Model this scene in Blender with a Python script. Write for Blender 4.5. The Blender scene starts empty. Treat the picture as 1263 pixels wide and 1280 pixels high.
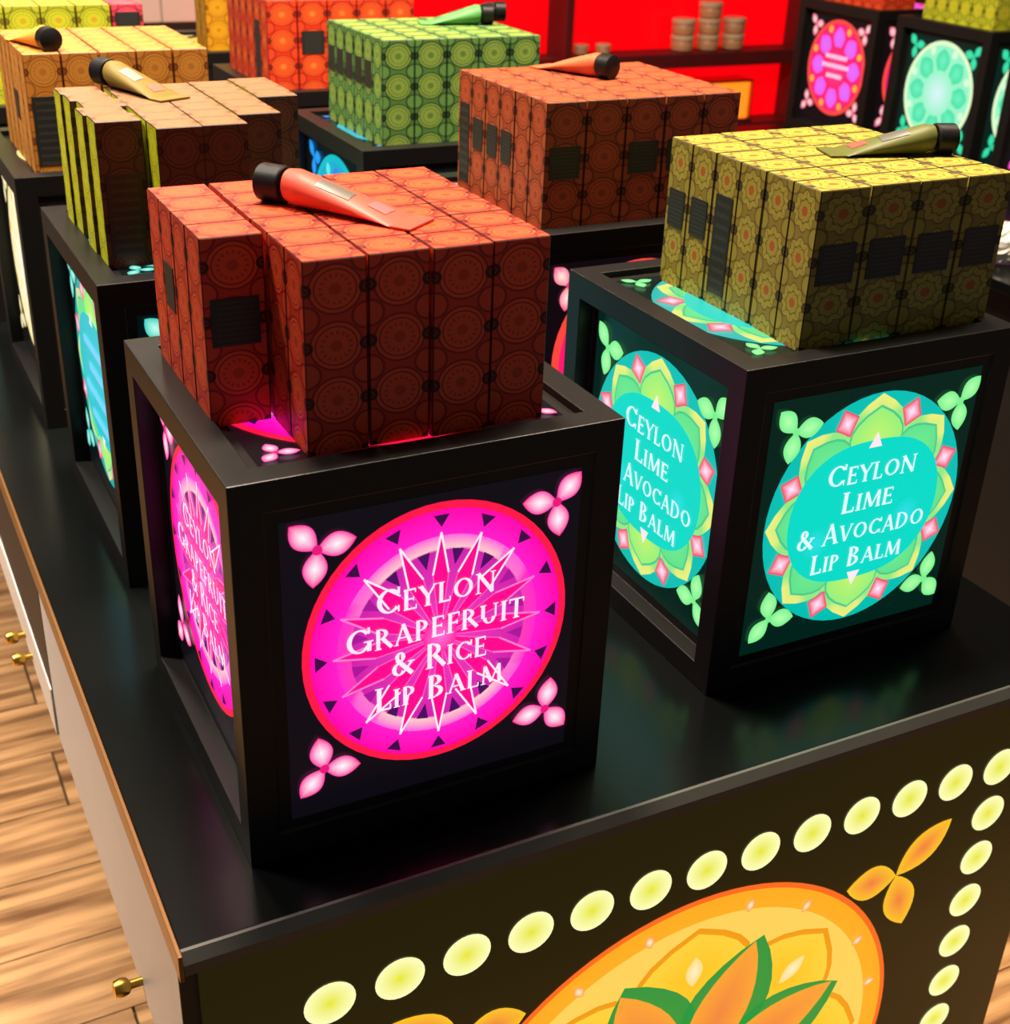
import bpy, bmesh, math, random
from mathutils import Matrix, Vector
random.seed(7)
SC = bpy.context.scene
COL = SC.collection
PI = math.pi

# ------------------------------------------------------------------ camera, world, lights, exposure
W, D, H = 0.26, 0.255, 0.276           # light box size
cam_d = bpy.data.cameras.new('camera')
cam = bpy.data.objects.new('camera', cam_d); COL.objects.link(cam); SC.camera = cam
R_ = Vector((0.89193494, -0.4507137, 0.03618329)); U_ = Vector((0.17898166, 0.42541215, 0.88712461)); F_ = Vector((0.41523203, 0.78478129, -0.46010944))
M = Matrix((R_, U_, -F_)).transposed().to_4x4(); M.translation = Vector((-0.16730069, -0.64832306, 0.60572555))
cam.matrix_world = M
cam_d.sensor_fit = 'VERTICAL'; cam_d.sensor_height = 24.0; cam_d.lens = 24.0 * 1645.41 / 1280.0
cam_d.dof.use_dof = True; cam_d.dof.focus_distance = 0.92; cam_d.dof.aperture_fstop = 9.0
cam_d.clip_start = 0.01; cam_d.clip_end = 50

world = bpy.data.worlds.new('World'); SC.world = world; world.use_nodes = True
world.node_tree.nodes['Background'].inputs[0].default_value = (1.0, 0.96, 0.94, 1)
world.node_tree.nodes['Background'].inputs[1].default_value = 0.095

def area(name, loc, target, size, power, col, shape='DISK', spread=180):
    l = bpy.data.lights.new(name, 'AREA'); l.shape = shape; l.size = size; l.energy = power; l.color = col; l.spread = math.radians(spread)
    o = bpy.data.objects.new(name, l); COL.objects.link(o); o.location = loc
    d = Vector(target) - Vector(loc); o.rotation_euler = d.to_track_quat('-Z', 'Y').to_euler()
    return o
WARM = (1.0, 0.82, 0.62)
area('ceiling_downlight', (0.18, 0.50, 1.95), (0.18, 0.45, 0.3), 0.30, 92, WARM)
area('ceiling_downlight', (0.85, 0.52, 1.95), (0.7, 0.5, 0.3), 0.30, 34, WARM)
area('ceiling_downlight', (-0.80, 0.85, 1.95), (-0.50, 0.9, -0.8), 0.30, 25, (1.0, 0.90, 0.80), spread=75)
area('ceiling_downlight', (-0.22, 1.9, 1.95), (0.2, 1.8, 0.0), 0.30, 26, WARM)
area('ceiling_downlight', (1.25, 0.35, 1.95), (1.1, 0.2, -0.8), 0.30, 9, WARM, spread=90)
area('ceiling_downlight', (0.6, 2.9, 1.95), (0.8, 3.4, 0.2), 0.30, 18, WARM)

vs = SC.view_settings
vs.view_transform = 'Standard'; vs.look = 'None'; vs.exposure = 0.0; vs.gamma = 1.0; vs.use_curve_mapping = False

# ------------------------------------------------------------------ helpers
def lin(c):
    if isinstance(c, str):
        c = tuple(int(c[i:i+2], 16) for i in (0, 2, 4))
    return tuple(((x/255)/12.92 if x/255 <= 0.04045 else ((x/255+0.055)/1.055)**2.4) for x in c[:3])
def rgba(c): return lin(c) + (1.0,)

def link(o, parent=None):
    COL.objects.link(o)
    if parent is not None: o.parent = parent
    return o
def tag(o, label=None, cat=None, group=None, kind=None):
    if label: o['label'] = label
    if cat: o['category'] = cat
    if group: o['group'] = group
    if kind: o['kind'] = kind
    return o
def empty(name, loc, rz=0):
    o = bpy.data.objects.new(name, None); o.empty_display_size = 0.02; COL.objects.link(o)
    o.location = loc; o.rotation_euler = (0, 0, rz); return o
def mesh_from(name, verts, faces, mat=None, cols=None, uvs=None, smooth=False):
    me = bpy.data.meshes.new(name); me.from_pydata([tuple(v) for v in verts], [], faces); me.update()
    if mat: me.materials.append(mat)
    if cols is not None:
        a = me.color_attributes.new('Col', 'FLOAT_COLOR', 'POINT')
        for i, c in enumerate(cols): a.data[i].color = (c[0], c[1], c[2], 1)
    if uvs is not None:
        l = me.uv_layers.new(name='UVMap'); k = 0
        for f in uvs:
            for uv in f: l.data[k].uv = uv; k += 1
    if smooth:
        for p in me.polygons: p.use_smooth = True
    return me
def obj(name, me, parent=None, loc=None, rot=None):
    o = bpy.data.objects.new(name, me); link(o, parent)
    if loc is not None: o.location = loc
    if rot is not None: o.rotation_euler = rot
    return o
class MB:
    def __init__(s): s.v = []; s.f = []
    def box(s, x0, x1, y0, y1, z0, z1):
        b = len(s.v)
        s.v += [(x0,y0,z0),(x1,y0,z0),(x1,y1,z0),(x0,y1,z0),(x0,y0,z1),(x1,y0,z1),(x1,y1,z1),(x0,y1,z1)]
        s.f += [tuple(b+i for i in q) for q in ((0,3,2,1),(4,5,6,7),(0,1,5,4),(1,2,6,5),(2,3,7,6),(3,0,4,7))]
        return s
    def loft(s, rings, cap=True):
        n = len(rings[0]); b = len(s.v)
        for r in rings: s.v += list(r)
        for k in range(len(rings)-1):
            for i in range(n):
                j = (i+1) % n
                s.f.append((b+k*n+i, b+k*n+j, b+(k+1)*n+j, b+(k+1)*n+i))
        if cap:
            s.f.append(tuple(b+i for i in reversed(range(n)))); s.f.append(tuple(b+(len(rings)-1)*n+i for i in range(n)))
        return s
    def lathe(s, prof, n=24, c=(0,0,0)):
        return s.loft([[(c[0]+r*math.cos(2*PI*i/n), c[1]+r*math.sin(2*PI*i/n), c[2]+z) for i in range(n)] for r, z in prof])
    def build(s, name, mat, parent=None, loc=None, rot=None, smooth=False, bevel=0):
        o = obj(name, mesh_from(name, s.v, s.f, mat, smooth=smooth), parent, loc, rot)
        if bevel:
            m = o.modifiers.new('bevel', 'BEVEL'); m.width = bevel; m.segments = 2; m.limit_method = 'ANGLE'
        if smooth:
            m = o.modifiers.new('split', 'EDGE_SPLIT'); m.split_angle = math.radians(40)
        return o

# ------------------------------------------------------------------ materials
class NT:
    def __init__(s, name):
        s.mat = bpy.data.materials.new(name); s.mat.use_nodes = True
        s.t = s.mat.node_tree; s.n = s.t.nodes; s.b = s.n['Principled BSDF']
    def put(s, node, i, v):
        if hasattr(v, 'is_output'): s.t.links.new(v, node.inputs[i])
        else: node.inputs[i].default_value = v
    def m(s, op, a, b=None, c=None):
        nd = s.n.new('ShaderNodeMath'); nd.operation = op
        s.put(nd, 0, a)
        if b is not None: s.put(nd, 1, b)
        if c is not None: s.put(nd, 2, c)
        return nd.outputs[0]
    def mix(s, f, a, b):
        nd = s.n.new('ShaderNodeMix'); nd.data_type = 'RGBA'
        s.put(nd, 0, f); s.put(nd, 6, a); s.put(nd, 7, b); return nd.outputs[2]
    def length(s, a, b): return s.m('SQRT', s.m('ADD', s.m('MULTIPLY', a, a), s.m('MULTIPLY', b, b)))
    def near(s, a, c, w): return s.m('LESS_THAN', s.m('ABSOLUTE', s.m('SUBTRACT', a, c)), w)
    def noise(s, scale, detail=2.0, vec=None):
        nd = s.n.new('ShaderNodeTexNoise'); nd.inputs['Scale'].default_value = scale; nd.inputs['Detail'].default_value = detail
        if vec is not None: s.t.links.new(vec, nd.inputs['Vector'])
        return nd
    def bump(s, h, strength, dist=0.001):
        nd = s.n.new('ShaderNodeBump'); nd.inputs['Strength'].default_value = strength; nd.inputs['Distance'].default_value = dist
        s.t.links.new(h, nd.inputs['Height']); s.t.links.new(nd.outputs[0], s.b.inputs['Normal'])
    def coord(s, which='Object'):
        return s.n.new('ShaderNodeTexCoord').outputs[which]
def simple(name, c, rough=0.5, metal=0.0, spec=0.5, noise=0.0, nscale=40):
    t = NT(name); t.b.inputs['Roughness'].default_value = rough; t.b.inputs['Metallic'].default_value = metal
    t.b.inputs['Specular IOR Level'].default_value = spec
    if noise:
        nz = t.noise(nscale, 3, t.coord()); a = lin(c)
        lo = tuple(x*(1-noise) for x in a)+(1,); hi = tuple(min(1, x*(1+noise)) for x in a)+(1,)
        t.put(t.b, 'Base Color', t.mix(nz.outputs[0], lo, hi))
    else: t.b.inputs['Base Color'].default_value = rgba(c)
    return t.mat
def backlit(name, strength):
    t = NT(name); at = t.n.new('ShaderNodeAttribute'); at.attribute_name = 'Col'
    t.b.inputs['Base Color'].default_value = (0.01, 0.01, 0.01, 1); t.b.inputs['Roughness'].default_value = 0.3
    t.b.inputs['Specular IOR Level'].default_value = 0.3
    t.t.links.new(at.outputs['Color'], t.b.inputs['Emission Color']); t.b.inputs['Emission Strength'].default_value = strength
    return t.mat
def emit(name, c, s, base=(8, 8, 8)):
    t = NT(name); t.b.inputs['Base Color'].default_value = rgba(base); t.b.inputs['Roughness'].default_value = 0.25
    t.b.inputs['Specular IOR Level'].default_value = 0.3
    t.b.inputs['Emission Color'].default_value = rgba(c); t.b.inputs['Emission Strength'].default_value = s
    return t.mat

M_PRINT = backlit('backlit_print', 1.05)
M_FRAME = simple('satin_black_frame', (19, 18, 18), 0.38, 0, 0.35, 0.2, 120)
M_TOP = simple('satin_black_counter', (9, 11, 11), 0.20, 0, 0.20, 0.2, 8)
M_GREYMETAL = simple('grey_edge_strip', (74, 74, 70), 0.35, 0.0)
M_BRONZE = simple('bronze_trim', (120, 82, 44), 0.35, 0.5)
M_BRASS = simple('brass', (200, 160, 70), 0.28, 1.0)
M_DARK = simple('matte_black_body', (14, 14, 14), 0.6)
M_GREY = simple('pale_grey_laminate', (186, 188, 188), 0.42, 0, 0.5, 0.12, 6)
M_WHITE = simple('white_laminate', (214, 208, 200), 0.5, 0, 0.5, 0.05, 4)
M_CAP = simple('black_cap_plastic', (14, 13, 14), 0.45, 0, .25)
M_LABEL = None

def label_mat():
    t = NT('black_carton_sticker'); uv = t.coord('UV'); sp = t.n.new('ShaderNodeSeparateXYZ'); t.t.links.new(uv, sp.inputs[0])
    rows = t.m('LESS_THAN', t.m('FRACT', t.m('MULTIPLY', sp.outputs[1], 9.0)), 0.4)
    nz = t.noise(60, 1, uv)
    k = t.m('MULTIPLY', rows, t.m('GREATER_THAN', nz.outputs[0], 0.5))
    inn = t.m('LESS_THAN', t.m('ABSOLUTE', t.m('SUBTRACT', sp.outputs[0], 0.5)), 0.38)
    t.put(t.b, 'Base Color', t.mix(t.m('MULTIPLY', k, inn), rgba((34, 34, 32)), rgba((62, 60, 56))))
    t.b.inputs['Roughness'].default_value = 0.4
    return t.mat
M_LABEL = label_mat()

def carton_mat(name, bg, disc, disc2, line, dark, flower=False, core=None, side=None):
    t = NT(name); uv = t.coord('UV'); sp = t.n.new('ShaderNodeSeparateXYZ'); t.t.links.new(uv, sp.inputs[0])
    u = sp.outputs[0]; fv = t.m('SUBTRACT', t.m('FRACT', sp.outputs[1]), 0.5)
    a = t.m('SUBTRACT', t.m('ABSOLUTE', u), 0.5); b = t.m('SUBTRACT', t.m('ABSOLUTE', fv), 0.5)
    r1 = t.length(u, fv); r2 = t.length(a, fv); r3 = t.length(a, b)
    bg, disc, disc2, line, dark = map(rgba, (bg, disc, disc2, line, dark))
    c = bg
    c = t.mix(t.m('LESS_THAN', r3, 0.24), c, disc2)
    c = t.mix(t.near(r3, 0.23, 0.022), c, line)
    if flower:
        th = t.m('ARCTAN2', fv, u)
        lob = t.m('ADD', 0.80, t.m('MULTIPLY', 0.2, t.m('ABSOLUTE', t.m('COSINE', t.m('MULTIPLY', th, 4.0)))))
        rr = t.m('DIVIDE', r1, lob)
        c = t.mix(t.m('LESS_THAN', rr, 0.47), c, line)
        c = t.mix(t.m('LESS_THAN', rr, 0.43), c, disc)
        c = t.mix(t.near(rr, 0.26, 0.018), c, line)
        spoke = t.m('MULTIPLY', t.m('LESS_THAN', t.m('ABSOLUTE', t.m('SINE', t.m('MULTIPLY', th, 4.0))), 0.16), t.m('LESS_THAN', rr, 0.4))
        c = t.mix(t.m('MULTIPLY', spoke, 0.6), c, line)
        c = t.mix(t.m('LESS_THAN', r1, 0.11), c, rgba(core or (150, 80, 30)))
    else:
        c = t.mix(t.m('LESS_THAN', r1, 0.43), c, disc)
        c = t.mix(t.near(r1, 0.43, 0.018), c, line)
        c = t.mix(t.near(r1, 0.345, 0.012), c, line)
        th = t.m('ARCTAN2', fv, u)
        dots = t.m('MULTIPLY', t.near(r1, 0.24, 0.03), t.m('GREATER_THAN', t.m('SINE', t.m('MULTIPLY', th, 16.0)), 0.1))
        c = t.mix(t.m('MULTIPLY', dots, 0.55), c, line)
        c = t.mix(t.m('MULTIPLY', t.m('LESS_THAN', r1, 0.10), 0.5), c, rgba(core) if core else line)
    c = t.mix(t.near(r2, 0.085, 0.035), c, dark)
    c = t.mix(t.m('LESS_THAN', r2, 0.04), c, dark)
    nz = t.noise(90, 3, t.coord('Object'))
    t.put(t.b, 'Base Color', t.mix(t.m('MULTIPLY', nz.outputs[0], 0.35), c, t.mix(0.5, c, line)))
    t.b.inputs['Roughness'].default_value = 0.42
    t.b.inputs['Specular IOR Level'].default_value = 0.35
    return t.mat
KINDS = {
 'coral':  carton_mat('coral_ring_print', (200, 54, 32), (228, 80, 42), (214, 70, 38), (146, 28, 20), (48, 16, 14)),
 'olive':  carton_mat('olive_flower_print', (136, 122, 48), (164, 154, 62), (152, 142, 54), (104, 90, 36), (48, 42, 20), True, (170, 90, 40)),
 'rust':   carton_mat('rust_ring_print', (160, 70, 40), (186, 82, 48), (176, 84, 48), (104, 40, 24), (52, 24, 18)),
 'green':  carton_mat('green_ring_print', (84, 128, 66), (138, 170, 74), (104, 150, 76), (30, 62, 34), (18, 36, 24)),
 'brown':  carton_mat('brown_ring_print', (88, 52, 34), (102, 58, 40), (94, 54, 36), (58, 32, 22), (30, 18, 14)),
 'amber':  carton_mat('amber_ring_print', (184, 118, 42), (198, 132, 50), (190, 124, 46), (144, 84, 28), (96, 44, 16)),
 'lime':   carton_mat('lime_ring_print', (158, 168, 30), (186, 190, 40), (176, 178, 44), (104, 110, 24), (90, 70, 20), False, (200, 90, 30)),
 'red':    carton_mat('red_ring_print', (206, 52, 26), (222, 86, 34), (214, 66, 30), (150, 30, 20), (90, 22, 18), False, (240, 150, 60)),
 'gold':   carton_mat('gold_ring_print', (196, 138, 18), (212, 156, 26), (204, 146, 22), (150, 92, 14), (110, 60, 16)),
 'rose':   carton_mat('rose_ring_print', (206, 60, 80), (224, 84, 100), (214, 70, 90), (140, 30, 50), (80, 20, 30)),
}
def tan_top():      # bright yellow-green colour on the sides of the brown cartons
    return carton_mat('yellow_green_carton_side', (176, 178, 26), (196, 198, 30), (186, 188, 28), (150, 150, 24), (110, 110, 20))
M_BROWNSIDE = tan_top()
M_BROWNTOP = carton_mat('tan_carton_top', (132, 90, 60), (140, 96, 64), (136, 92, 62), (120, 80, 54), (66, 46, 34))  # lighter tan colour on the brown cartons' top faces

# ------------------------------------------------------------------ flat print shapes (panel plane: x right, z up, -y outward)
LAY = 0.00025
class Art:
    def __init__(s): s.v = []; s.f = []; s.c = []
    def add(s, x, z, lay, c): s.v.append((x, -lay*LAY, z)); s.c.append(lin(c)); return len(s.v)-1
    def fan(s, cx, cz, pts, cin, cout, lay):
        o = s.add(cx, cz, lay, cin)
        ids = [s.add(x, z, lay, (cout(x, z) if callable(cout) else cout)) for x, z in pts]
        for i in range(len(ids)): s.f.append((o, ids[i], ids[(i+1) % len(ids)]))
    def disc(s, cx, cz, r, cin, cout, lay, n=56, rz=None):
        s.fan(cx, cz, [(cx+r*math.cos(2*PI*i/n), cz+(rz or r)*math.sin(2*PI*i/n)) for i in range(n)], cin, cout, lay)
    def ring(s, cx, cz, r0, r1, c0, c1, lay, n=64, a0=0, a1=2*PI):
        for i in range(n):
            A = a0+(a1-a0)*i/n; B = a0+(a1-a0)*(i+1)/n
            f0 = c0(A) if callable(c0) else c0; f1 = c1(A) if callable(c1) else c1
            g0 = c0(B) if callable(c0) else c0; g1 = c1(B) if callable(c1) else c1
            q = [s.add(cx+r0*math.cos(A), cz+r0*math.sin(A), lay, f0), s.add(cx+r1*math.cos(A), cz+r1*math.sin(A), lay, f1),
                 s.add(cx+r1*math.cos(B), cz+r1*math.sin(B), lay, g1), s.add(cx+r0*math.cos(B), cz+r0*math.sin(B), lay, g0)]
            s.f.append(tuple(q))
    def poly(s, pts, c, lay):
        s.f.append(tuple(s.add(x, z, lay, c) for x, z in pts))
    def leaf(s, cx, cz, ang, L, w, cin, cout, lay, n=10, fat=0.42, tip=None):
        # pointed leaf starting at (cx, cz)
        def pt(t, sgn):
            h = w/2*(math.sin(PI*min(1, t**(math.log(0.5)/math.log(fat)))))**0.85 if 0 < t < 1 else 0
            x, z = t*L, sgn*h
            return (cx+x*math.cos(ang)-z*math.sin(ang), cz+x*math.sin(ang)+z*math.cos(ang))
        pts = [pt(i/n, 1) for i in range(n+1)] + [pt(i/n, -1) for i in range(n-1, 0, -1)]
        m = (cx+fat*L*math.cos(ang), cz+fat*L*math.sin(ang))
        tp = pts[n]
        co = (lambda x, z: tip if (abs(x-tp[0])+abs(z-tp[1])) < L*0.30 else cout) if tip else cout
        s.fan(m[0], m[1], pts, cin, co, lay)
    def line(s, x0, z0, x1, z1, w, c, lay, w2=None):
        dx, dz = x1-x0, z1-z0; l = math.hypot(dx, dz) or 1; nx, nz = -dz/l, dx/l; w2 = w if w2 is None else w2
        s.poly([(x0+nx*w/2, z0+nz*w/2), (x0-nx*w/2, z0-nz*w/2), (x1-nx*w2/2, z1-nz*w2/2), (x1+nx*w2/2, z1+nz*w2/2)], c, lay)
    def mesh(s, name, mat=None): return mesh_from(name, s.v, s.f, mat or M_PRINT, cols=s.c)

# ---- roman capitals drawn as strokes (unit cap height); l = line, a = arc, s = serif bar
TK, TN = 0.17, 0.085
GL = {
 'C': (0.92, [('a', .50, .5, .44, .46, 42, 318), ('l', .83, .98, .83, .72, TN), ('l', .83, .28, .83, .04, TN*.7)]),
 'G': (0.98, [('a', .50, .5, .44, .46, 42, 322), ('l', .83, .98, .83, .74, TN), ('l', .84, .06, .84, .44, TK*.9), ('s', .82, .44, .34)]),
 'O': (1.00, [('a', .50, .5, .44, .46, 0, 360)]),
 'E': (0.66, [('l', .16, 0, .16, 1, TK), ('l', .05, .96, .58, .96, TN), ('l', .16, .52, .50, .52, TN), ('l', .05, .04, .62, .04, TN), ('l', .57, .98, .57, .80, .05), ('l', .61, .02, .61, .22, .05), ('l', .49, .42, .49, .62, .05)]),
 'F': (0.62, [('l', .16, 0, .16, 1, TK), ('l', .05, .96, .58, .96, TN), ('l', .16, .50, .50, .50, TN), ('l', .57, .98, .57, .78, .05), ('s', .16, .025, .3), ('l', .49, .40, .49, .60, .05)]),
 'L': (0.62, [('l', .16, 0, .16, 1, TK), ('l', .05, .04, .58, .04, TN), ('l', .57, .02, .57, .24, .06), ('s', .16, .975, .3)]),
 'I': (0.34, [('l', .17, 0, .17, 1, TK), ('s', .17, .025, .3), ('s', .17, .975, .3)]),
 'T': (0.76, [('l', .38, 0, .38, 1, TK), ('l', .03, .96, .73, .96, TN), ('l', .05, .98, .05, .78, .06), ('l', .71, .98, .71, .78, .06), ('s', .38, .025, .3)]),
 'Y': (0.80, [('l', .08, 1, .42, .46, TK), ('l', .74, 1, .42, .46, TN), ('l', .41, 0, .41, .5, TK), ('s', .41, .025, .3), ('s', .09, .975, .26), ('s', .74, .975, .22)]),
 'N': (0.96, [('l', .14, 0, .14, 1, TN), ('l', .12, 1, .82, 0, TK), ('l', .82, 0, .82, 1, TN), ('s', .14, .025, .26), ('s', .82, .975, .26), ('s', .08, .975, .16)]),
 'M': (1.08, [('l', .14, 0, .18, 1, TN), ('l', .20, 1, .54, .08, TK), ('l', .88, 1, .54, .08, TN), ('l', .90, 1, .94, 0, TK), ('s', .14, .025, .24), ('s', .94, .025, .26)]),
 'R': (0.80, [('l', .16, 0, .16, 1, TK), ('a', .30, .745, .30, .235, -90, 90), ('l', .16, .975, .32, .975, TN*.7), ('l', .16, .51, .32, .51, TN*.7), ('l', .36, .52, .76, .02, TK), ('s', .16, .025, .3)]),
 'P': (0.68, [('l', .16, 0, .16, 1, TK), ('a', .30, .735, .29, .245, -90, 90), ('l', .16, .975, .32, .975, TN*.7), ('l', .16, .49, .32, .49, TN*.7), ('s', .16, .025, .3)]),
 'B': (0.74, [('l', .16, 0, .16, 1, TK), ('a', .30, .765, .26, .215, -90, 90), ('a', .30, .275, .32, .255, -90, 90), ('l', .05, .975, .32, .975, TN*.7), ('l', .16, .54, .32, .54, TN*.7), ('l', .05, .025, .32, .025, TN*.7)]),
 'D': (0.94, [('l', .16, 0, .16, 1, TK), ('a', .36, .5, .48, .47, -90, 90), ('l', .05, .97, .38, .97, TN*.7), ('l', .05, .03, .38, .03, TN*.7)]),
 'U': (0.92, [('l', .16, .34, .16, 1, TK), ('a', .46, .36, .30, .33, 180, 360), ('l', .76, .34, .76, 1, TN), ('s', .16, .975, .3), ('s', .76, .975, .24)]),
 'V': (0.86, [('l', .10, 1, .44, .02, TK), ('l', .78, 1, .44, .02, TN), ('s', .10, .975, .28), ('s', .78, .975, .22)]),
 'A': (0.86, [('l', .42, 1, .10, 0, TN), ('l', .40, 1, .76, 0, TK), ('l', .22, .34, .64, .34, TN*.8), ('s', .10, .025, .22), ('s', .76, .025, .28)]),
 '&': (0.98, [('a', .38, .76, .20, .20, 0, 360), ('a', .34, .28, .28, .26, 60, 330), ('l', .26, .66, .86, .02, TK), ('l', .56, .16, .84, .52, TN), ('s', .82, .53, .26)]),
 ' ': (0.38, []),
}
def glyph(A, ch, x, z, h, c, lay):
    w, st = GL[ch]
    for q in st:
        if q[0] == 'l':
            _, x0, z0, x1, z1, t = q; A.line(x+x0*h, z+z0*h, x+x1*h, z+z1*h, t*h, c, lay)
        elif q[0] == 's':
            _, xc, zc, ww = q; A.line(x+(xc-ww/2)*h, z+zc*h, x+(xc+ww/2)*h, z+zc*h, 0.05*h, c, lay)
        else:
            _, cx, cz, rx, rz, a0, a1 = q; n = 14 if a1-a0 < 200 else 26
            P = []
            for i in range(n+1):
                a = math.radians(a0+(a1-a0)*i/n); t = TN*.7+(TK-TN*.7)*abs(math.cos(a))
                P.append(((x+(cx+(rx)*math.cos(a))*h, z+(cz+(rz)*math.sin(a))*h), (x+(cx+(rx-t)*math.cos(a))*h, z+(cz+(rz-min(t, rz*.6))*math.sin(a))*h)))
            for i in range(n): A.poly([P[i][0], P[i+1][0], P[i+1][1], P[i][1]], c, lay)
def text_line(A, txt, x0, x1, zb, h, c, lay):
    # first letters of words at full cap height, the rest as small capitals
    items = []; x = 0.0; first = True
    for ch in txt:
        k = 1.0 if (first or ch == '&') else 0.8
        items.append((ch, x, k)); x += GL[ch][0]*k + 0.05; first = (ch == ' ')
    k = (x1-x0)/((x-0.05)*h)
    B = Art()
    for ch, xx, kk in items: glyph(B, ch, xx*h, 0, h*kk, c, 0)
    b = len(A.v)
    A.v += [(x0+v[0]*k, -lay*LAY, zb+v[2]) for v in B.v]; A.c += B.c
    A.f += [tuple(i+b for i in f) for f in B.f]

def corner_flower(cin, cout, tip, core):
    A = Art(); o = (-0.0815, 0.078)
    d = math.radians(133); A.leaf(0, 0, d, 0.0250, 0.0160, cin, cout, 6, fat=.52, tip=tip)
    A.leaf(0, 0, math.radians(8), 0.0255, 0.0160, cin, cout, 6, fat=.5, tip=tip)
    A.leaf(0, 0, math.radians(-98), 0.0250, 0.0160, cin, cout, 6, fat=.5, tip=tip)
    A.disc(0, 0, 0.0034, core, core, 7, 10)
    return A.mesh('corner_flower')
WHITE_PINK = (255, 226, 240)
def design_grapefruit():
    A = Art(); R = 0.0935
    A.disc(0, 0, R, (255, 20, 90), (255, 22, 70), 2)
    A.ring(0, 0, 0.070, 0.0885, (255, 26, 202), (252, 0, 166), 3)
    cre = lambda a: (255, 206, 196) if abs(math.sin(a)) > .72 else ((255, 120, 200) if abs(math.sin(a)) > .45 else (255, 60, 180))
    A.ring(0, 0, 0.061, 0.071, cre, lambda a: (255, 90, 214) if abs(math.sin(a)) > .5 else (255, 40, 200), 4)
    A.disc(0, 0, 0.062, (246, 60, 186), (206, 30, 168), 4)
    n = 16
    for i in range(n):
        a = 2*PI*(i+.5)/n + PI/2 + PI/n
        pt = lambda r, da: (r*math.cos(a+da), r*math.sin(a+da))
        A.poly([(0, 0), pt(0.045, -PI/n*.62), pt(0.0735, 0), pt(0.045, PI/n*.62)], (255, 4, 140), 5)
        for sg in (-1, 1):
            p, q, o = pt(0.0735, 0), pt(0.045, sg*PI/n*.62), (0, 0)
            hot = abs(math.sin(a)) > .6
            A.line(q[0], q[1], p[0], p[1], 0.0013, (255, 236, 246) if hot else (255, 120, 206), 6)
            A.line(o[0], o[1], q[0], q[1], 0.0008, (255, 90, 190), 6)
        b = a+PI/n
        p2 = lambda r, da: (r*math.cos(b+da), r*math.sin(b+da))
        dk = abs(math.sin(b)) > .62
        A.poly([p2(0.0615, -.07), p2(0.0615, .07), p2(0.050, 0)], (70, 12, 92) if dk else (166, 20, 150), 5)
        A.poly([pt(0.0855, -.064), pt(0.0855, .064), pt(0.0770, 0)], (56, 8, 66), 6)
    A.disc(0, 0, 0.012, (255, 110, 214), (255, 40, 160), 7)
    med = A.mesh('medallion')
    T = []
    for txt, x0, x1, zb, h in (('CEYLON', -.045, .039, .0245, .0185), ('GRAPEFRUIT', -.0655, .061, .0005, .0185), ('& RICE', -.035, .034, -.0225, .0185), ('LIP BALM', -.046, .0465, -.0455, .0175)):
        B = Art(); text_line(B, txt, x0, x1, zb, h, (255, 232, 246), 9); T.append(B.mesh('text_line'))
    return med, T, corner_flower((255, 244, 252), (255, 50, 160), (250, 20, 140), (230, 20, 120))
def design_lime(text=True, teal=(0, 188, 176), field=(0, 214, 196), tipc=(236, 236, 120), leafc=(112, 226, 140), corner=((176, 255, 170), (120, 236, 140))):
    A = Art(); R = 0.0975
    A.disc(0, 0, R, teal, teal, 2)
    for i in range(8):
        a = PI/2+PI/4*i; big = i % 4 == 0
        cc, ss = math.cos(a), math.sin(a)
        wd = .058 if big else .052
        A.leaf(.022*cc, .022*ss, a, .0745, wd, leafc, (150, 230, 128), 3, fat=.60, tip=tipc)
        A.leaf(.022*cc, .022*ss, a, .0655, wd-.004, leafc, (70, 196, 140), 4, fat=.62)
        A.leaf(.022*cc, .022*ss, a, .0635, wd-.007, (190, 240, 110) if big else (112, 232, 140), (150, 236, 120) if big else (96, 222, 140), 5, fat=.62)
        b = a+PI/8; r = .0835
        c, s_ = math.cos(b), math.sin(b)
        pts = [((r+.0125)*c, (r+.0125)*s_), (r*c-.0115*s_, r*s_+.0115*c), ((r-.0125)*c, (r-.0125)*s_), (r*c+.0115*s_, r*s_-.0115*c)]
        A.fan(r*c, r*s_, pts, (255, 232, 255), (240, 40, 76), 6)
    oct_ = []
    for i in range(48):
        t_ = 2*PI*i/48; k_ = .0755-.016*abs(math.sin(t_))**3
        oct_.append((k_*math.cos(t_), k_*math.sin(t_)))
    A.fan(0, 0, oct_, field, field, 7)
    A.disc(-.045, -.02, .014, (40, 220, 226), field, 8, 20); A.disc(.045, -.01, .014, (40, 220, 226), field, 8, 20)
    for sg in (1, -1):
        A.poly([(-.0065, sg*.0535), (.0065, sg*.0535), (0, sg*.066)][::sg], (255, 230, 236), 8)
    med = A.mesh('medallion'); T = []
    if text:
        for txt, x0, x1, zb, h in (('CEYLON', -.044, .046, .026, .0185), ('LIME', -.025, .028, .0015, .0180), ('& AVOCADO', -.065, .066, -.0235, .0180), ('LIP BALM', -.047, .047, -.0475, .0170)):
            B = Art(); text_line(B, txt, x0, x1, zb, h, (222, 250, 255), 10); T.append(B.mesh('text_line'))
    else:
        for k, (zz, hw) in enumerate(((.03, .045), (.008, .03), (-.016, .055), (-.04, .04))):
            B = Art(); B.line(-hw, zz, hw, zz, .008, (120, 206, 255), 10); T.append(B.mesh('faded_text_line'))
    return med, T, corner_flower(corner[0], corner[1], corner[1], corner[1])
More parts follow.
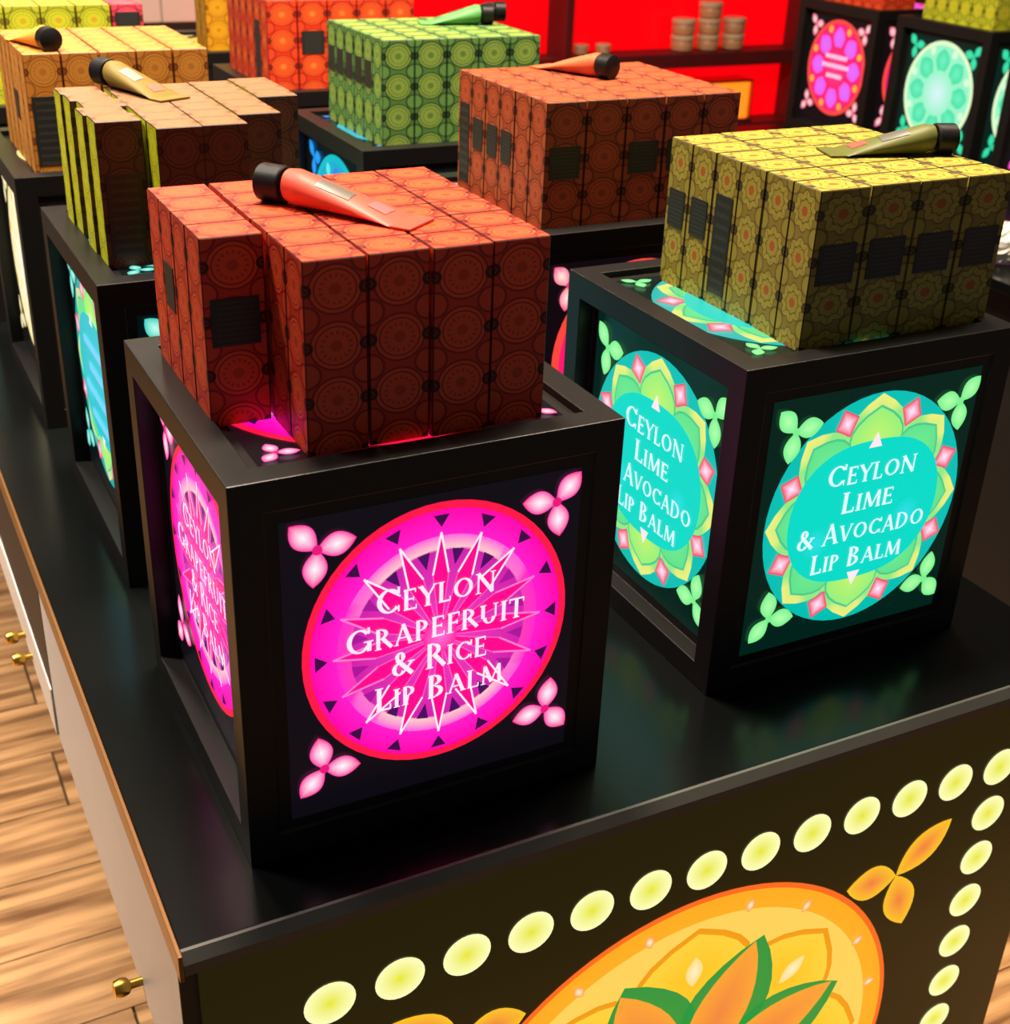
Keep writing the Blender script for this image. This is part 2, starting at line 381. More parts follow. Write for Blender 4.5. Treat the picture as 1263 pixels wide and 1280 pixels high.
def design_petals(rim, field, petal, petal2, dots, bars, corner, core):
    A = Art(); R = .0955
    A.disc(0, 0, R, rim, rim, 2); A.disc(0, 0, .0875, field, field, 3)
    for i in range(8):
        a = PI/2+PI/4*i
        A.leaf(.026*math.cos(a), .026*math.sin(a), a, .056, .038, petal2, petal, 4, fat=.62)
        b = a+PI/8
        A.disc(.080*math.cos(b), .080*math.sin(b), .0075, dots, dots, 5, 14)
    A.disc(0, 0, .042, core, field, 5)
    med = A.mesh('medallion'); T = []
    for zz, hw in bars:
        B = Art(); B.line(-hw, zz, hw, zz, .0085, (255, 190, 226), 8); T.append(B.mesh('faded_text_line'))
    return med, T, corner_flower(*corner)

DES = {
 'grapefruit': design_grapefruit(),
 'lime': design_lime(),
 'teal': design_lime(False, (0, 172, 170), (20, 196, 206), (222, 226, 150), (90, 206, 180), ((190, 255, 236), (60, 206, 190))),
 'rose': design_petals((255, 70, 60), (250, 24, 110), (232, 90, 236), (226, 110, 250), (255, 170, 60), ((.022, .036), (.004, .045), (-.016, .026)), ((255, 232, 222), (255, 120, 150), (240, 70, 130), (236, 60, 120)), (250, 60, 130)),
 'mint': design_petals((226, 250, 200), (150, 240, 196), (60, 222, 160), (110, 236, 190), (214, 250, 210), (), ((60, 230, 180), (40, 206, 150), (40, 206, 150), (40, 206, 150)), (214, 240, 246)),
 'cream': design_petals((255, 236, 150), (250, 244, 206), (240, 226, 150), (255, 250, 226), (250, 200, 120), (), ((255, 250, 220), (240, 220, 150), (240, 220, 150), (240, 220, 150)), (255, 250, 236)),
 'turquoise': design_petals((0, 190, 200), (20, 170, 206), (40, 120, 226), (60, 206, 226), (90, 236, 226), (), ((40, 170, 250), (20, 140, 236), (20, 140, 236), (20, 140, 236)), (40, 220, 220)),
 'magenta': design_petals((255, 0, 160), (250, 0, 200), (255, 60, 220), (255, 90, 230), (255, 150, 220), (), ((255, 120, 220), (255, 40, 190), (255, 40, 190), (255, 40, 190)), (255, 90, 220)),
 'yellow': design_petals((255, 200, 30), (250, 226, 60), (255, 240, 110), (255, 250, 160), (255, 170, 40), (), ((255, 250, 160), (250, 220, 60), (250, 220, 60), (250, 220, 60)), (255, 246, 150)),
}
HAZE_TINT = {'grapefruit': (12, 9, 18), 'lime': (0, 34, 26), 'teal': (2, 16, 18), 'rose': (16, 8, 14), 'mint': (8, 34, 28), 'cream': (14, 14, 10), 'turquoise': (4, 20, 22), 'magenta': (20, 8, 30), 'yellow': (22, 20, 6)}  # dim even glow of the panel backings, partly standing for bloom around the medallions
PANEL = {}
for k, c in HAZE_TINT.items():
    b = MB().box(-.1022, .1022, 0, .002, -.1062, .1062)
    PANEL[k] = mesh_from('light_panel', b.v, b.f, emit('tinted_acrylic_'+k, c, 1.0, (10, 10, 11)))

# ------------------------------------------------------------------ light boxes
FW, FH = 0.028, 0.032
def frame_mesh():
    bm = bmesh.new(); bmesh.ops.create_cube(bm, size=1)
    bmesh.ops.scale(bm, vec=(W, D, H), verts=bm.verts); bmesh.ops.translate(bm, vec=(W/2, D/2, H/2), verts=bm.verts)
    bm.faces.ensure_lookup_table(); fs = list(bm.faces)
    for f in fs:
        n = f.normal.copy()
        if n.z < -.5: continue
        dep = .006 if n.z > .5 else (.0014 if abs(n.y) > .5 else .015)
        bmesh.ops.inset_region(bm, faces=[f], thickness=.028 if n.z > .5 else .029, depth=0)
        bmesh.ops.translate(bm, vec=(0, 0, 0), verts=f.verts)
        r = bmesh.ops.extrude_discrete_faces(bm, faces=[f]); nf = r['faces'][0]
        bmesh.ops.translate(bm, vec=-n*dep, verts=nf.verts)
    me = bpy.data.meshes.new('frame'); bm.to_mesh(me); bm.free(); me.materials.append(M_FRAME)
    return me
ME_FRAME = frame_mesh()
def light_box(x, y, z, des, label, sides=('front', 'left', 'top', 'right'), rz=0, dx=.002, dz=.007):
    t = empty('light_box', (x, y, z), rz); tag(t, label, 'display box', 'lit display boxes')
    fr = obj('frame', ME_FRAME, t)
    bv = fr.modifiers.new('bevel', 'BEVEL'); bv.width = .0014; bv.segments = 2; bv.limit_method = 'ANGLE'
    med, T, fl = DES[des]
    pw, ph = (W-2*.029)/.2044, (H-2*.029)/.2124
    for sd in sides:
        p = bpy.data.objects.new('light_panel', PANEL[des]); link(p, t)
        if sd == 'front': p.location = (W/2, .0011, H/2); p.scale = (pw, 1, ph)
        if sd == 'left': p.location = (.0146, D/2, H/2); p.rotation_euler = (0, 0, -PI/2); p.scale = ((D-.058)/.2044, 1, ph)
        if sd == 'right': p.location = (W-.0146, D/2, H/2); p.rotation_euler = (0, 0, PI/2); p.scale = ((D-.058)/.2044, 1, ph)
        if sd == 'top': p.location = (W/2, D/2, H-.0057); p.rotation_euler = (-PI/2, 0, 0); p.scale = ((W-.056)/.2044, 1, (D-.056)/.2124)
        ax, az = (0, 0) if sd == 'top' else (dx, dz)
        km = 1.13 if sd == 'top' else 1.0
        mo = obj('medallion', med, p); mo.location = (ax, 0, az); mo.scale = (km, 1, km)
        for m in T: obj(m.name.split('.')[0], m, p).location = (ax, 0, az)
        for sx in (1, -1):
            for sz in (1, -1):
                q = obj('corner_flower', fl, p); q.location = (ax-sx*(.088 if sd == 'top' else .0815), -.0004, az+sz*(.091 if sd == 'top' else .0785)); kf = .6 if sd == 'top' else 1; q.scale = (sx*kf, 1, sz*kf)
    return t

# ------------------------------------------------------------------ cartons
CH = 0.1195
def carton_mesh(kind, w, d):
    e = .0007; mats = [KINDS[kind]]
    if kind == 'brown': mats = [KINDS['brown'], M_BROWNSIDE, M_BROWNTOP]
    x, y, z = w/2, d/2, CH; v = []; f = []; uv = []; mi = []
    def quad(p, u, m=0):
        b = len(v); v.extend(p); f.append((b, b+1, b+2, b+3)); uv.append(u); mi.append(m)
    P = .0343; t0 = 0; tb = CH/P
    F = [(-.5, tb), (.5, tb), (.5, t0), (-.5, t0)]
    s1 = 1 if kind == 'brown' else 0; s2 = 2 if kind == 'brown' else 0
    quad([(-x+e, -y, e), (x-e, -y, e), (x-e, -y, z-e), (-x+e, -y, z-e)], F)
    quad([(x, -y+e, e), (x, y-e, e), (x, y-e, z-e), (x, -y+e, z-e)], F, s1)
    quad([(x-e, y, e), (-x+e, y, e), (-x+e, y, z-e), (x-e, y, z-e)], F)
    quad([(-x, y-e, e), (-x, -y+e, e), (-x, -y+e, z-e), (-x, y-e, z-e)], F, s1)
    T = [(-.5, 0), (.5, 0), (.5, 1), (-.5, 1)]
    quad([(-x+e, -y+e, z), (x-e, -y+e, z), (x-e, y-e, z), (-x+e, y-e, z)], T, s2)
    quad([(-x+e, y-e, 0), (x-e, y-e, 0), (x-e, -y+e, 0), (-x+e, -y+e, 0)], T)
    # chamfers
    Z = [(.5, .5)]*4
    quad([(-x, -y+e, e), (-x+e, -y, e), (-x+e, -y, z-e), (-x, -y+e, z-e)], Z)
    quad([(x-e, -y, e), (x, -y+e, e), (x, -y+e, z-e), (x-e, -y, z-e)], Z)
    quad([(x, y-e, e), (x-e, y, e), (x-e, y, z-e), (x, y-e, z-e)], Z)
    quad([(-x+e, y, e), (-x, y-e, e), (-x, y-e, z-e), (-x+e, y, z-e)], Z)
    quad([(-x+e, -y, z-e), (x-e, -y, z-e), (x-e, -y+e, z), (-x+e, -y+e, z)], Z)
    quad([(x, -y+e, z-e), (x, y-e, z-e), (x-e, y-e, z), (x-e, -y+e, z)], Z)
    quad([(x-e, y, z-e), (-x+e, y, z-e), (-x+e, y-e, z), (x-e, y-e, z)], Z)
    quad([(-x, y-e, z-e), (-x, -y+e, z-e), (-x+e, -y+e, z), (-x+e, y-e, z)], Z)
    me = mesh_from('lip_balm_carton', v, f, mats[0], uvs=uv)
    for m in mats[1:]: me.materials.append(m)
    for i, k in enumerate(mi): me.polygons[i].material_index = k
    return me
def sticker_mesh(w, h):
    x = w/2
    v = [(-x, 0, 0), (x, 0, 0), (x, 0, h), (-x, 0, h), (-x, .0006, 0), (x, .0006, 0), (x, .0006, h), (-x, .0006, h)]
    f = [(0, 1, 2, 3), (3, 2, 6, 7), (1, 5, 6, 2), (4, 0, 3, 7)]
    q = [(0, 0), (1, 0), (1, 1), (0, 1)]
    return mesh_from('sticker', v, f, M_LABEL, uvs=[q]*4)
CM = {}
ORD = ['first', 'second', 'third', 'fourth', 'fifth', 'sixth', 'seventh']
STN = {}
def stack(kind, look, place, x0, y0, zb, w, d, cols, rows, skip=(), fs=(), ls=(), shift=None, group=None, lab=(.030, .034, .046)):
    """cartons standing in columns (left to right) and rows (front to back). fs: (col,row) with a sticker in front, ls: on the left side"""
    me = CM.setdefault((kind, w, d), carton_mesh(kind, w, d))
    out = {}
    for c in range(cols):
        for r in range(rows):
            if (c, r) in skip: continue
            o = bpy.data.objects.new('lip_balm_carton', me); COL.objects.link(o)
            g = .0012; dx, dy = (shift(c, r) if shift else (0, 0))
            o.location = (x0+(c+.5)*(w+g)+dx+random.uniform(-.0003, .0003), y0+(r+.5)*(d+g)+dy+random.uniform(-.0003, .0003), zb)
            o.rotation_euler = (0, 0, random.uniform(-.006, .006))
            tag(o, f'{look} carton, {ORD[c]} column from left, {ORD[r]} row from front, {place}', 'carton', group or f'{look} cartons {place}')
            if (c, r) in fs:
                tf = isinstance(fs, dict) and fs[(c, r)]; k = STN.setdefault(('f', w, tf), sticker_mesh(min(.034, w*.78), .068 if tf else .030)); s = obj('sticker', k, o); s.location = (0, -d/2-.0006, .010 if tf else lab[2]); s['label'] = 'black sticker with tiny print'
            if (c, r) in ls:
                tall = (c, r) in ls and ls[(c, r)] if isinstance(ls, dict) else False
                k = STN.setdefault(('l', d, tall), sticker_mesh(d*.72, .078 if tall else .030)); s = obj('sticker', k, o)
                s.location = (-w/2-.0006, 0, .012 if tall else lab[2]); s.rotation_euler = (0, 0, -PI/2); s['label'] = 'black sticker with tiny print'
            out[(c, r)] = o
    return out

# ------------------------------------------------------------------ lip balm tube
def tube(kind_col, label, tail, capend, z, patch=(86, 84, 78), mark=None, flip=0):
    """tube lying with its crimped tail at `tail` and its cap end at `capend` (x, y)"""
    t0 = Vector(capend); t1 = Vector(tail); d = t1-t0; L = d.length
    t = empty('lip_balm_tube', (t0.x, t0.y, z), math.atan2(d.y, d.x)); tag(t, label, 'tube', 'lip balm tubes on the carton stacks')
    n = 24; rc = .0118; k = L/.105
    mat = simple('tube_plastic', kind_col, .46, 0, .25, .06, 60)
    def ring(x, a, b, zc): return [(x*k, a*math.cos(2*PI*i/n), zc+b*math.sin(2*PI*i/n)) for i in range(n)]
    c = MB().loft([ring(0, rc*.9, rc*.9, rc), ring(.001, rc, rc, rc), ring(.0155, rc, rc, rc), ring(.0163, rc*.93, rc*.93, rc)]); c.build('cap', M_CAP, t, smooth=True)
    MB().loft([ring(.0163, .007, .007, rc), ring(.0190, .007, .007, rc)]).build('neck', M_CAP, t, smooth=True)
    rr = []
    for i in range(13):
        u = i/12; x = .0185+.0725*u; b = .0122*(1-u)**.85+.0009*u; a = .0122*(1-u)+.0158*u
        s = .82 if i == 0 else 1
        rr.append(ring(x, a*s, b*s, max(b, .0009)+.0002 if i else .0124))
    bd = MB().loft(rr).build('tube_body', mat, t, smooth=True)
    MB().box(.0905*k, .1035*k, -.0158, .0158, .0004, .0020).build('crimp', mat, t, bevel=.0004)
    # printed patch on top of the body, following its slope
    def surf(u, w): 
        x = .0185+.0725*u; b = .0122*(1-u)**.85+.0009*u; a = .0122*(1-u)+.0158*u
        return (x*k, w*a, b+.0002+math.sqrt(max(0, 1-w*w))*b+.0004)
    def patchm(u0, u1, w0, w1, name, col):
        v = []; f = []; nu, nw = 6, 4
        for i in range(nu+1):
            for j in range(nw+1): v.append(surf(u0+(u1-u0)*i/nu, w0+(w1-w0)*j/nw))
        for i in range(nu):
            for j in range(nw): q = i*(nw+1)+j; f.append((q, q+nw+1, q+nw+2, q+1))
        obj(name, mesh_from(name, v, f, simple(name+'_print', col, .35), smooth=True), bd)
    sg = 1 if flip else -1
    patchm(.30, .60, *sorted((-.1*sg, .65*sg)), 'printed_label', patch)
    if mark: patchm(.74, .90, -.4, .4, 'printed_mark', mark)
    return t

# ================================================================== SETTING
FZ = -0.80
def wood():
    t = NT('wood_plank'); co = t.coord('Object'); mp = t.n.new('ShaderNodeMapping'); t.t.links.new(co, mp.inputs[0]); mp.inputs['Scale'].default_value = (1.6, 22, 1)
    oi = t.n.new('ShaderNodeObjectInfo'); add = t.n.new('ShaderNodeVectorMath'); t.t.links.new(mp.outputs[0], add.inputs[0]); t.t.links.new(oi.outputs['Location'], add.inputs[1])
    nz = t.noise(2.2, 6, add.outputs[0]); rp = t.n.new('ShaderNodeValToRGB'); t.t.links.new(nz.outputs[0], rp.inputs[0])
    rp.color_ramp.elements[0].position = .36; rp.color_ramp.elements[0].color = rgba((112, 74, 42)); rp.color_ramp.elements[1].position = .62; rp.color_ramp.elements[1].color = rgba((200, 152, 102))
    t.t.links.new(rp.outputs[0], t.b.inputs['Base Color']); t.b.inputs['Roughness'].default_value = .38
    return t.mat
M_WOOD = wood()
fl = MB().box(-2.2, 4.2, -1.6, 4.4, FZ-.06, FZ-.012).build('floor', simple('dark_subfloor', (92, 62, 38), .7)); tag(fl, 'warm wooden plank floor under the counters', kind='structure')
pm = MB().box(-.598, .598, -.0735, .0735, -.012, 0)
me_pl = mesh_from('floor_plank', pm.v, pm.f, M_WOOD)
for j in range(34):
    yy = -.45+.149*j
    for i in range(3 if yy > .1 else 4):
        xx = -1.5+1.2*i+(.6 if j % 2 else 0)+(.3 if j % 3 else 0)
        p = obj('floor_plank', me_pl, fl); p.location = (xx, yy, FZ)
wb = MB().box(-2.2, 4.2, 4.0, 4.1, FZ, 2.02).build('wall_back', simple('warm_grey_wall', (150, 140, 128), .8, 0, .3, .06, 3)); tag(wb, 'warm grey back wall of the shop', kind='structure')
wr = MB().box(4.1, 4.2, -1.6, 4.0, FZ, 2.02).build('wall_right', simple('dark_wall', (60, 50, 46), .8)); tag(wr, 'dark side wall of the shop', kind='structure')
ce = MB().box(-2.2, 4.2, -1.6, 4.1, 2.02, 2.1).build('ceiling', simple('ceiling_paint', (120, 112, 104), .9)); tag(ce, 'plain shop ceiling', kind='structure')

# ================================================================== MAIN COUNTER
CX0, CX1, CY0, CY1 = -.063, .718, -.057, 2.04
ct = empty('display_counter', ((CX0+CX1)/2, (CY0+CY1)/2, FZ)); tag(ct, 'long black counter carrying the lit boxes, patterned glowing front panel', 'counter')
def cpart(mb, name, mat, bevel=0, smooth=False, parent=ct):
    off = (-(CX0+CX1)/2, -(CY0+CY1)/2, -FZ)
    mb.v = [(a[0]+off[0], a[1]+off[1], a[2]+off[2]) for a in mb.v]
    return mb.build(name, mat, parent, bevel=bevel, smooth=smooth)
cpart(MB().box(CX0+.003, CX1, CY0+.0072, CY1, -.016, 0), 'counter_top', M_TOP, .0006)
es = MB(); es.loft([[(x, CY0, -.016), (x, CY0+.0070, -.016), (x, CY0+.0070, 0), (x, CY0+.0045, 0), (x, CY0, -.0075)] for x in (CX0+.003, CX1)])
cpart(es, 'front_edge_strip', M_GREYMETAL)
cpart(MB().box(CX0, CX0+.0028, CY0, CY1, -.020, .0006), 'side_edge_strip', M_BRONZE, .0005)
def drawer(y0, y1, knobs, lower=False):
    o = cpart(MB().box(CX0+.001, CX0+.022, y0, y1, -.190, -.022), 'drawer', M_DARK if lower else M_GREY, .001)
    if lower:
        cpart(MB().box(CX0-.001, CX0+.0008, y0, y1, -.188, -.135), 'drawer_white_strip', M_WHITE, .0004, parent=o)  # white strip along the lower part of the drawer face
    for ky in knobs:
        m = MB(); n = 16
        prof = [(.0035, 0), (.0035, -.008), (.0062, -.010), (.0075, -.014), (.0062, -.019), (.002, -.0205)]
        m.loft([[(CX0+.0008+x*1.1, ky+r*math.cos(2*PI*i/n), -.176+r*math.sin(2*PI*i/n)) for i in range(n)] for r, x in prof])
        cpart(m, 'knob', M_BRASS, smooth=True, parent=o)
drawer(CY0+.0105, .452, (.105,))
drawer(.456, .985, (.585, .63), True)
drawer(.989, 1.50, (1.2,), True)
drawer(1.504, 2.036, (1.8,), True)
cpart(MB().box(CX0+.024, CX1, CY0+.012, CY1, -.21, -.018), 'drawer_case', M_DARK)
cpart(MB().box(.14, CX1-.02, CY0+.034, CY1-.03, FZ, -.21), 'base_cabinet', M_DARK)
# ---- glowing front panel
FPY = CY0+.004
cpart(MB().box(CX0+.0005, CX1-.004, FPY+.004, FPY+.0062, FZ+.02, -.0205), 'front_board', M_DARK)
fpan = cpart(MB().box(CX0+.012, CX1-.010, FPY, FPY+.0036, FZ+.05, -.0195), 'front_light_panel', emit('tinted_acrylic_front', (28, 25, 4), 1.0, (12, 12, 8)))
fpan['label'] = 'dark olive backlit panel with glowing beads and flowers'
OFF = ((CX0+CX1)/2, (CY0+CY1)/2, FZ)
def fart(A, name, cx, cz):
    o = obj(name, A.mesh(name), fpan); o.location = (cx-OFF[0], FPY-.0004-OFF[1], cz-OFF[2]); return o
BD = Art(); BD.disc(0, 0, .0182, (226, 226, 40), (250, 250, 186), 1, 28); me_b = BD.mesh('glowing_bead')
beads = set()
for k in range(13): beads.add((.032+.05*k, -.0845)); beads.add((.032+.05*k, -.5845))
for k in range(1, 10): beads.add((.032, -.0845-.05*k)); beads.add((.632, -.0845-.05*k))
for bx, bz in sorted(beads):
    o = obj('glowing_bead', me_b, fpan); o.location = (bx-OFF[0], FPY-.0004-OFF[1], bz-OFF[2])
A = Art()
OR, YL = (240, 110, 50), (246, 190, 36)
for ang, L, wd in ((40, .068, .034), (176, .054, .036), (-72, .066, .034)):
    A.leaf(0, 0, math.radians(ang), L, wd, (236, 120, 60), YL, 1, fat=.5)
me_fl = A.mesh('panel_flower')
for sx in (1, -1):
    for sz in (1, -1):
        o = obj('panel_flower', me_fl, fpan); o.location = (.332+sx*.204-OFF[0], FPY-.0004-OFF[1], -.3345+sz*.166-OFF[2]); o.scale = (sx, 1, sz)
A = Art(); A.disc(0, 0, .222, (250, 120, 30), (244, 104, 30), 1, 96); A.disc(0, 0, .217, (255, 196, 60), (246, 168, 30), 2, 96)
A.disc(0, 0, .198, (255, 200, 70), (255, 206, 90), 3, 80); fart(A, 'panel_medallion', .332, -.3345)
for i in range(8):
    a = PI/2+PI/4*i; b = a+PI/8
    A = Art(); A.leaf(.07*math.cos(a), .07*math.sin(a), a, .122, .112, (255, 186, 20), (236, 150, 20), 5, fat=.60)
    A.leaf(.07*math.cos(a), .07*math.sin(a), a, .116, .104, (255, 190, 24), (255, 206, 60), 6, fat=.60); fart(A, 'round_petal', .332, -.3345)
    A = Art(); A.leaf(.13*math.cos(a), .13*math.sin(a), a, .032, .016, (255, 236, 190), (255, 214, 130), 8, fat=.5); fart(A, 'seed', .332, -.3345)
    for dd in (-.16, .16):
        A = Art(); A.leaf(.196*math.cos(b+dd), .196*math.sin(b+dd), b+dd, .014, .009, (255, 240, 200), (255, 150, 60), 8, fat=.5); fart(A, 'seed', .332, -.3345)
for i in range(8):
    b = PI/2+PI/8+PI/4*i
    A = Art(); A.leaf(.02*math.cos(b), .02*math.sin(b), b, .152, .088, (60, 150, 50), (40, 146, 60), 10, fat=.5)
    A.leaf(.02*math.cos(b+.05), .02*math.sin(b+.05), b+.035, .146, .058, (236, 130, 60), (246, 160, 50), 12, fat=.48)
    fart(A, 'lotus_leaf', .332, -.3345)

# ================================================================== BOXES ON THE COUNTER
P2 = .3838
light_box(0, 0, 0, 'grapefruit', 'lit black box with magenta medallion reading grapefruit, nearest on the counter')
light_box(P2, .0392, 0, 'lime', 'lit black box with turquoise lime and avocado medallion, right of the magenta box', dz=.002)
light_box(.0074, .3833, 0, 'teal', 'lit black box with teal side medallion, directly behind the magenta box')
light_box(.390, .392, 0, 'rose', 'lit black box with pink-red medallion, under the rust cartons')
light_box(.002, .757, 0, 'cream', 'lit black box with cream side medallion, under the amber cartons')
light_box(.382, .770, 0, 'turquoise', 'lit black box with blue-turquoise medallion, under the green cartons', ('front', 'left', 'top'))
light_box(.0, 1.135, 0, 'lime', 'lit black box under lime cartons, far left end of counter', ('front', 'left', 'top'))
light_box(.384, 1.14, 0, 'magenta', 'lit black box under bright red cartons, behind the green cartons', ('front', 'left', 'top'))
light_box(.384, 1.50, 0, 'yellow', 'lit black box under gold cartons, rearmost on the counter', ('front', 'left', 'top'))

ZB = H-.0056
ZT = ZB+CH
# coral
stack('coral', 'coral ring-print', 'on magenta box', .0185, .030, ZB, .0385, .0306, 5, 6, skip={(0, 0), (0, 1)}, fs={(0, 2)}, ls={(0, 4): False},
      shift=lambda c, r: (-.001 if c == 0 else .0, [0, .0, .0015, -.0005, .001][c]), lab=(0, 0, .052))
stack('olive', 'olive flower-print', 'on lime box', .450, .066, ZB, .0450, .0306, 4, 6, fs={(c, 0) for c in range(4)}, ls={(0, 5): False, (0, 4): False, (0, 3): True},
      shift=lambda c, r: ([0, .001, 0, .001][c], [0, .001, 0, .0005][c]), lab=(0, 0, .050))
stack('rust', 'rust ring-print', 'on pink-red box', .420, .413, ZB, .0415, .0300, 5, 6, fs={(0, 0), (2, 0), (3, 0)}, ls={(0, 5): True, (0, 4): False, (0, 3): False, (0, 2): False}, lab=(0, 0, .050))
stack('green', 'green ring-print', 'on blue-turquoise box', .418, .800, ZB, .0395, .0290, 5, 6, ls={(0, r): False for r in range(1, 6)}, lab=(0, 0, .062))
br_skip = {(0, 0), (3, 0), (4, 0), (4, 1), (4, 2)}
stack('brown', 'brown ring-print', 'on teal box', .028, .402, ZB, .0372, .0306, 5, 6, skip=br_skip, fs={(0, 1): True},  # tall black sticker also stands for the shadow on the carton's lower half
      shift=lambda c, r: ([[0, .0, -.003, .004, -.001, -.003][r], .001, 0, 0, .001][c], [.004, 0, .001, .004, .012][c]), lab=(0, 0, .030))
stack('amber', 'amber ring-print', 'on cream box', .028, .788, ZB, .0365, .0285, 5, 6, fs={(0, 0): True}, ls={(0, 2): False}, lab=(0, 0, .044))
stack('lime', 'lime-yellow ring-print', 'at far left end', .022, 1.165, ZB, .0420, .0306, 4, 2)
stack('rose', 'rose-red ring-print', 'beside lime-yellow cartons', .195, 1.167, ZB, .0400, .0306, 1, 2, fs={(0, 0)}, lab=(0, 0, .08))
stack('red', 'bright red ring-print', 'behind green cartons', .402, 1.172, ZB, .0420, .0306, 5, 6, skip={(c, r) for c in range(1, 5) for r in range(2, 6)}, fs={(1, 0)}, ls={(0, 1): True}, lab=(0, 0, .05))
stack('gold', 'gold ring-print', 'rearmost on the counter', .415, 1.535, ZB, .0400, .0306, 3, 2)

# tubes
tube((196, 74, 58), 'coral tube with round black cap lying on the coral cartons', (.152, .074), (.080, .168), ZT, mark=(236, 90, 90), patch=(92, 84, 76))
tube((190, 92, 56), 'rust tube with black cap facing forward on the rust cartons', (.510, .598), (.544, .506), ZT)
tube((84, 88, 40), 'olive tube with large black cap lying across the olive cartons', (.530, .166), (.634, .134), ZT, mark=(226, 80, 70), patch=(84, 86, 80), flip=1)
tube((108, 92, 40), 'yellowish tube with black cap lying on the brown cartons', (.112, .508), (.068, .606), ZT, mark=(236, 90, 80), patch=(120, 116, 112))
tube((214, 150, 60), 'amber tube with black cap facing forward on the amber cartons', (.042, .892), (.060, .796), ZT)
tube((86, 150, 84), 'green tube with black cap lying on the green cartons', (.516, .924), (.606, .900), ZT, mark=(60, 130, 70))
tube((30, 30, 32), 'all-black tube lying beside the green tube on the green cartons', (.550, .950), (.636, .925), ZT, patch=(180, 176, 170), mark=(220, 60, 60))

# ================================================================== RIGHT COUNTER
rc = empty('side_counter', (1.98, 1.3, FZ)); tag(rc, 'black counter at right carrying pink and mint medallion boxes', 'counter')
MB().box(-.60, .42, -1.05, .52, .814, .83).build('counter_top', M_TOP, rc, bevel=.001)
MB().box(-.56, .40, -1.0, .50, 0, .8135).build('base_cabinet', M_DARK, rc)
light_box(1.80, 1.535, .0302, 'rose', 'lit black box with pink-red medallion on the right counter', ('front', 'left', 'top'))
light_box(1.80, 1.225, .0302, 'mint', 'lit black box with white and mint medallion on the right counter', ('front', 'left', 'top'))
light_box(1.80, .915, .0302, 'magenta', 'lit black box with magenta medallion at the right edge of view', ('front', 'left', 'top'))
stack('red', 'dull red ring-print', 'on right pink-red box', 1.83, 1.56, ZB+.0302, .0420, .0306, 2, 6)
stack('lime', 'yellow-green ring-print', 'on right mint box', 1.83, 1.255, ZB+.0302, .0420, .0306, 2, 6)
# silver sachet
def sachet():
    bm = bmesh.new(); bmesh.ops.create_grid(bm, x_segments=14, y_segments=14, size=.5)
    rnd = random.Random(3); vs_ = []
    me = bpy.data.meshes.new('foil_sachet'); n = 15; v = []; f = []
    for side in (-1, 1):
        for i in range(n):
            for j in range(n):
                u, w = i/(n-1)*2-1, j/(n-1)
                th = .016*(1-u*u)**.6*math.sin(PI*min(1, w*.9+.1))
                v.append((u*.05*(1+.06*math.sin(5*w)), side*(th+rnd.uniform(-.002, .002)*(1-u*u)), w*.066+rnd.uniform(-.001, .001)*(w > 0)))
    for s in (0, 1):
        for i in range(n-1):
            for j in range(n-1):
                a = s*n*n+i*n+j; q = (a, a+n, a+n+1, a+1); f.append(q if s == 0 else q[::-1])
    bm.free()
    o = MB(); o.v = v; o.f = f
    ob = o.build('foil_sachet', simple('crumpled_silver_foil', (232, 228, 216), .35, .25), None, (1.44, .79, .0315), (0, 0, -.6))
    tag(ob, 'crumpled silver foil sachet standing on the right counter edge', 'sachet')
sachet()

# ================================================================== RED SHELF UNIT
M_REDBACK = emit('red_lit_paint', (255, 0, 12), 0.95, (120, 6, 10))  # red LED light on the painted back is put in as emission
M_REDWOOD = simple('dark_red_shelf_board', (96, 22, 26), .5, 0, .4, .15, 8)
SX0, SX1, SY = .95, 2.86, 3.0
sh = empty('red_shelf_unit', ((SX0+SX1)/2, SY, FZ)); tag(sh, 'dark red shelf unit with red-lit painted back, behind the counters', 'shelf')
ox, oz = (SX0+SX1)/2, FZ
def spart(x0, x1, y0, y1, z0, z1, name, mat, bevel=.002): return MB().box(x0-ox, x1-ox, y0-SY, y1-SY, z0-oz, z1-oz).build(name, mat, sh, bevel=bevel)
spart(SX0, SX1, SY+.12, SY+.14, FZ, 1.2, 'back_panel', M_REDBACK, 0)
for xx in (SX0, 1.905, SX1-.04): spart(xx, xx+.026, SY, SY+.119, FZ, 1.2, 'upright', M_REDWOOD)
for zz in (-.75, -.26, -.03, .42, .80):
    for xa, xb in ((SX0+.0262, 1.9048), (1.9312, SX1-.0402)): spart(xa, xb, SY+.004, SY+.119, zz-.022, zz+.022, 'shelf_board', M_REDWOOD)
M_JAR = simple('tan_jar_glaze', (206, 150, 110), .4, 0, .5, .1, 30); M_LID = simple('pale_jar_lid', (226, 190, 156), .4)
jars = [(2.27+.105*i, .010, 0) for i in range(3)] + [(2.27+.105*i, .010, 1) for i in range(3)] + [(2.40, .12, 2)]
pos = [('left', 0), ('middle', 1), ('right', 2)]
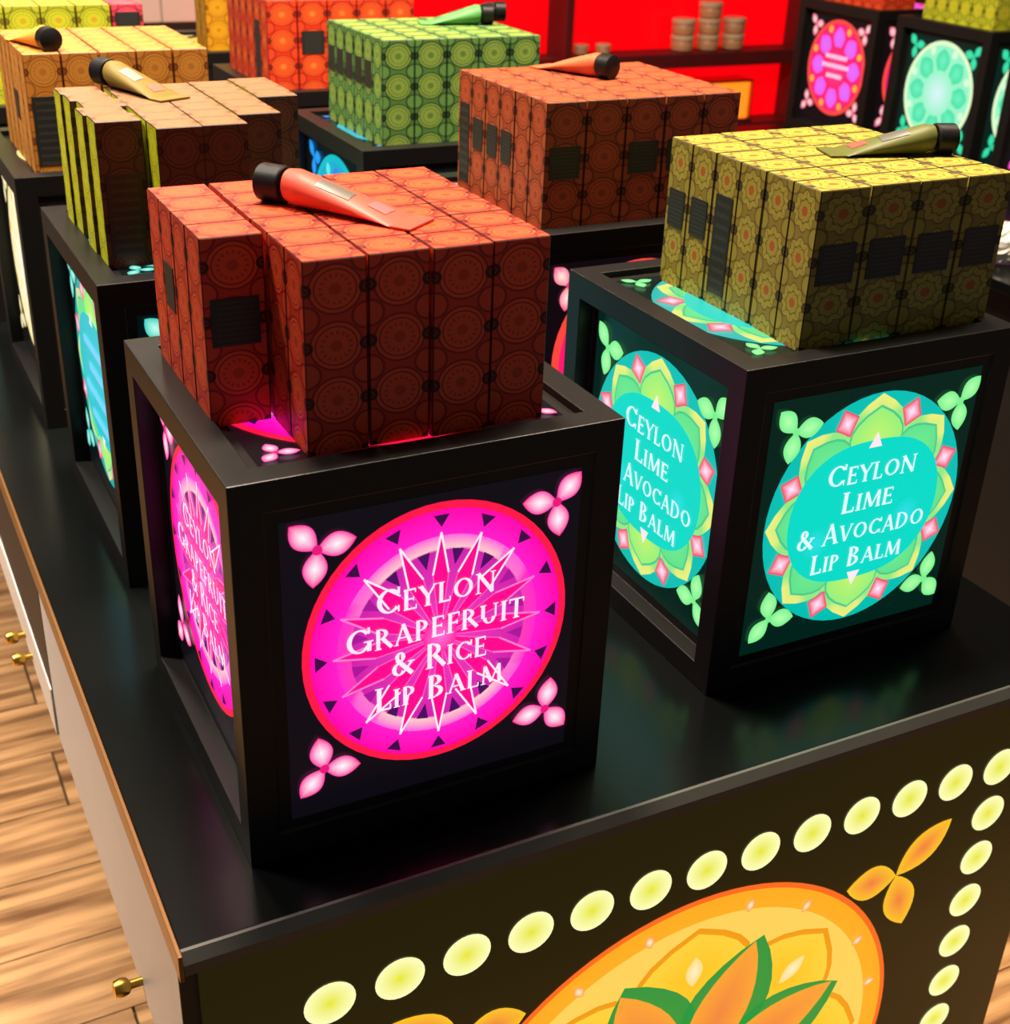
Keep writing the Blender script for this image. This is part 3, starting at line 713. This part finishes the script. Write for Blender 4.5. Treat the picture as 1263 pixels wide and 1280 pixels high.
def jar(x, y, z, label, s=1.0):
    t = empty('jar', (x, y, z)); s *= .92; tag(t, label, 'jar', 'jars on the red shelf')
    MB().lathe([(.030*s, 0), (.038*s, .004*s), (.040*s, .014*s), (.040*s, .030*s), (.036*s, .037*s)], 24).build('jar_body', M_JAR, t, smooth=True)
    MB().lathe([(.041*s, .0372*s), (.042*s, .039*s), (.042*s, .050*s), (.039*s, .053*s)], 24).build('lid', M_LID, t, smooth=True)
SZ = -.0075
for i, nm in enumerate(('left', 'middle', 'right')):
    jar(2.37+.098*i, SY+.06, SZ, f'tan jar with pale lid, bottom {nm} of the jar pile on red shelf')
    jar(2.37+.098*i, SY+.06, SZ+.0493, f'tan jar with pale lid, second tier {nm} of the jar pile')
jar(2.468, SY+.06, SZ+.0985, 'tan jar with pale lid, topmost of the jar pile')
jar(1.995, SY+.06, SZ, 'small tan jar beside shelf upright, left of the pair', .62)
jar(2.075, SY+.06, SZ, 'small tan jar beside shelf upright, right of the pair', .62)
# glowing lantern in the lower compartment
ln = empty('amber_lantern', (2.53, SY+.060, -.2375)); tag(ln, 'glowing amber lantern box in the lower red shelf compartment', 'lantern')
MB().box(-.115, .115, -.05, .05, 0, .012).build('base', M_REDWOOD, ln, bevel=.002)
MB().box(-.10, .10, -.04, .04, .0122, .130).build('shade', emit('amber_glow', (255, 124, 24), 1.4, (200, 120, 40)), ln, bevel=.004)
MB().box(-.108, .108, -.046, .046, .1302, .138).build('lid', M_BRASS, ln, bevel=.002)
for sx in (-.1045, .1045):
    for sy in (-.0435, .0435): MB().box(sx-.003, sx+.003, sy-.003, sy+.003, .0122, .130).build('corner_post', M_BRASS, ln)

# ================================================================== WHITE CABINET FAR LEFT
wc = empty('white_cabinet', (.62, 3.55, FZ)); tag(wc, 'tall white panelled cabinet far behind the lime and gold cartons', 'cabinet')
MB().box(-.60, .36, 0, .40, 0, .85).build('plinth', M_DARK, wc, bevel=.003)
MB().box(-.60, .36, .012, .40, .8502, 2.2).build('body', M_WHITE, wc, bevel=.003)
for i in range(6): MB().box(-.598+.16*i, -.442+.16*i, -.004, .0115, .853, 2.197).build('door', M_WHITE, wc, bevel=.003)
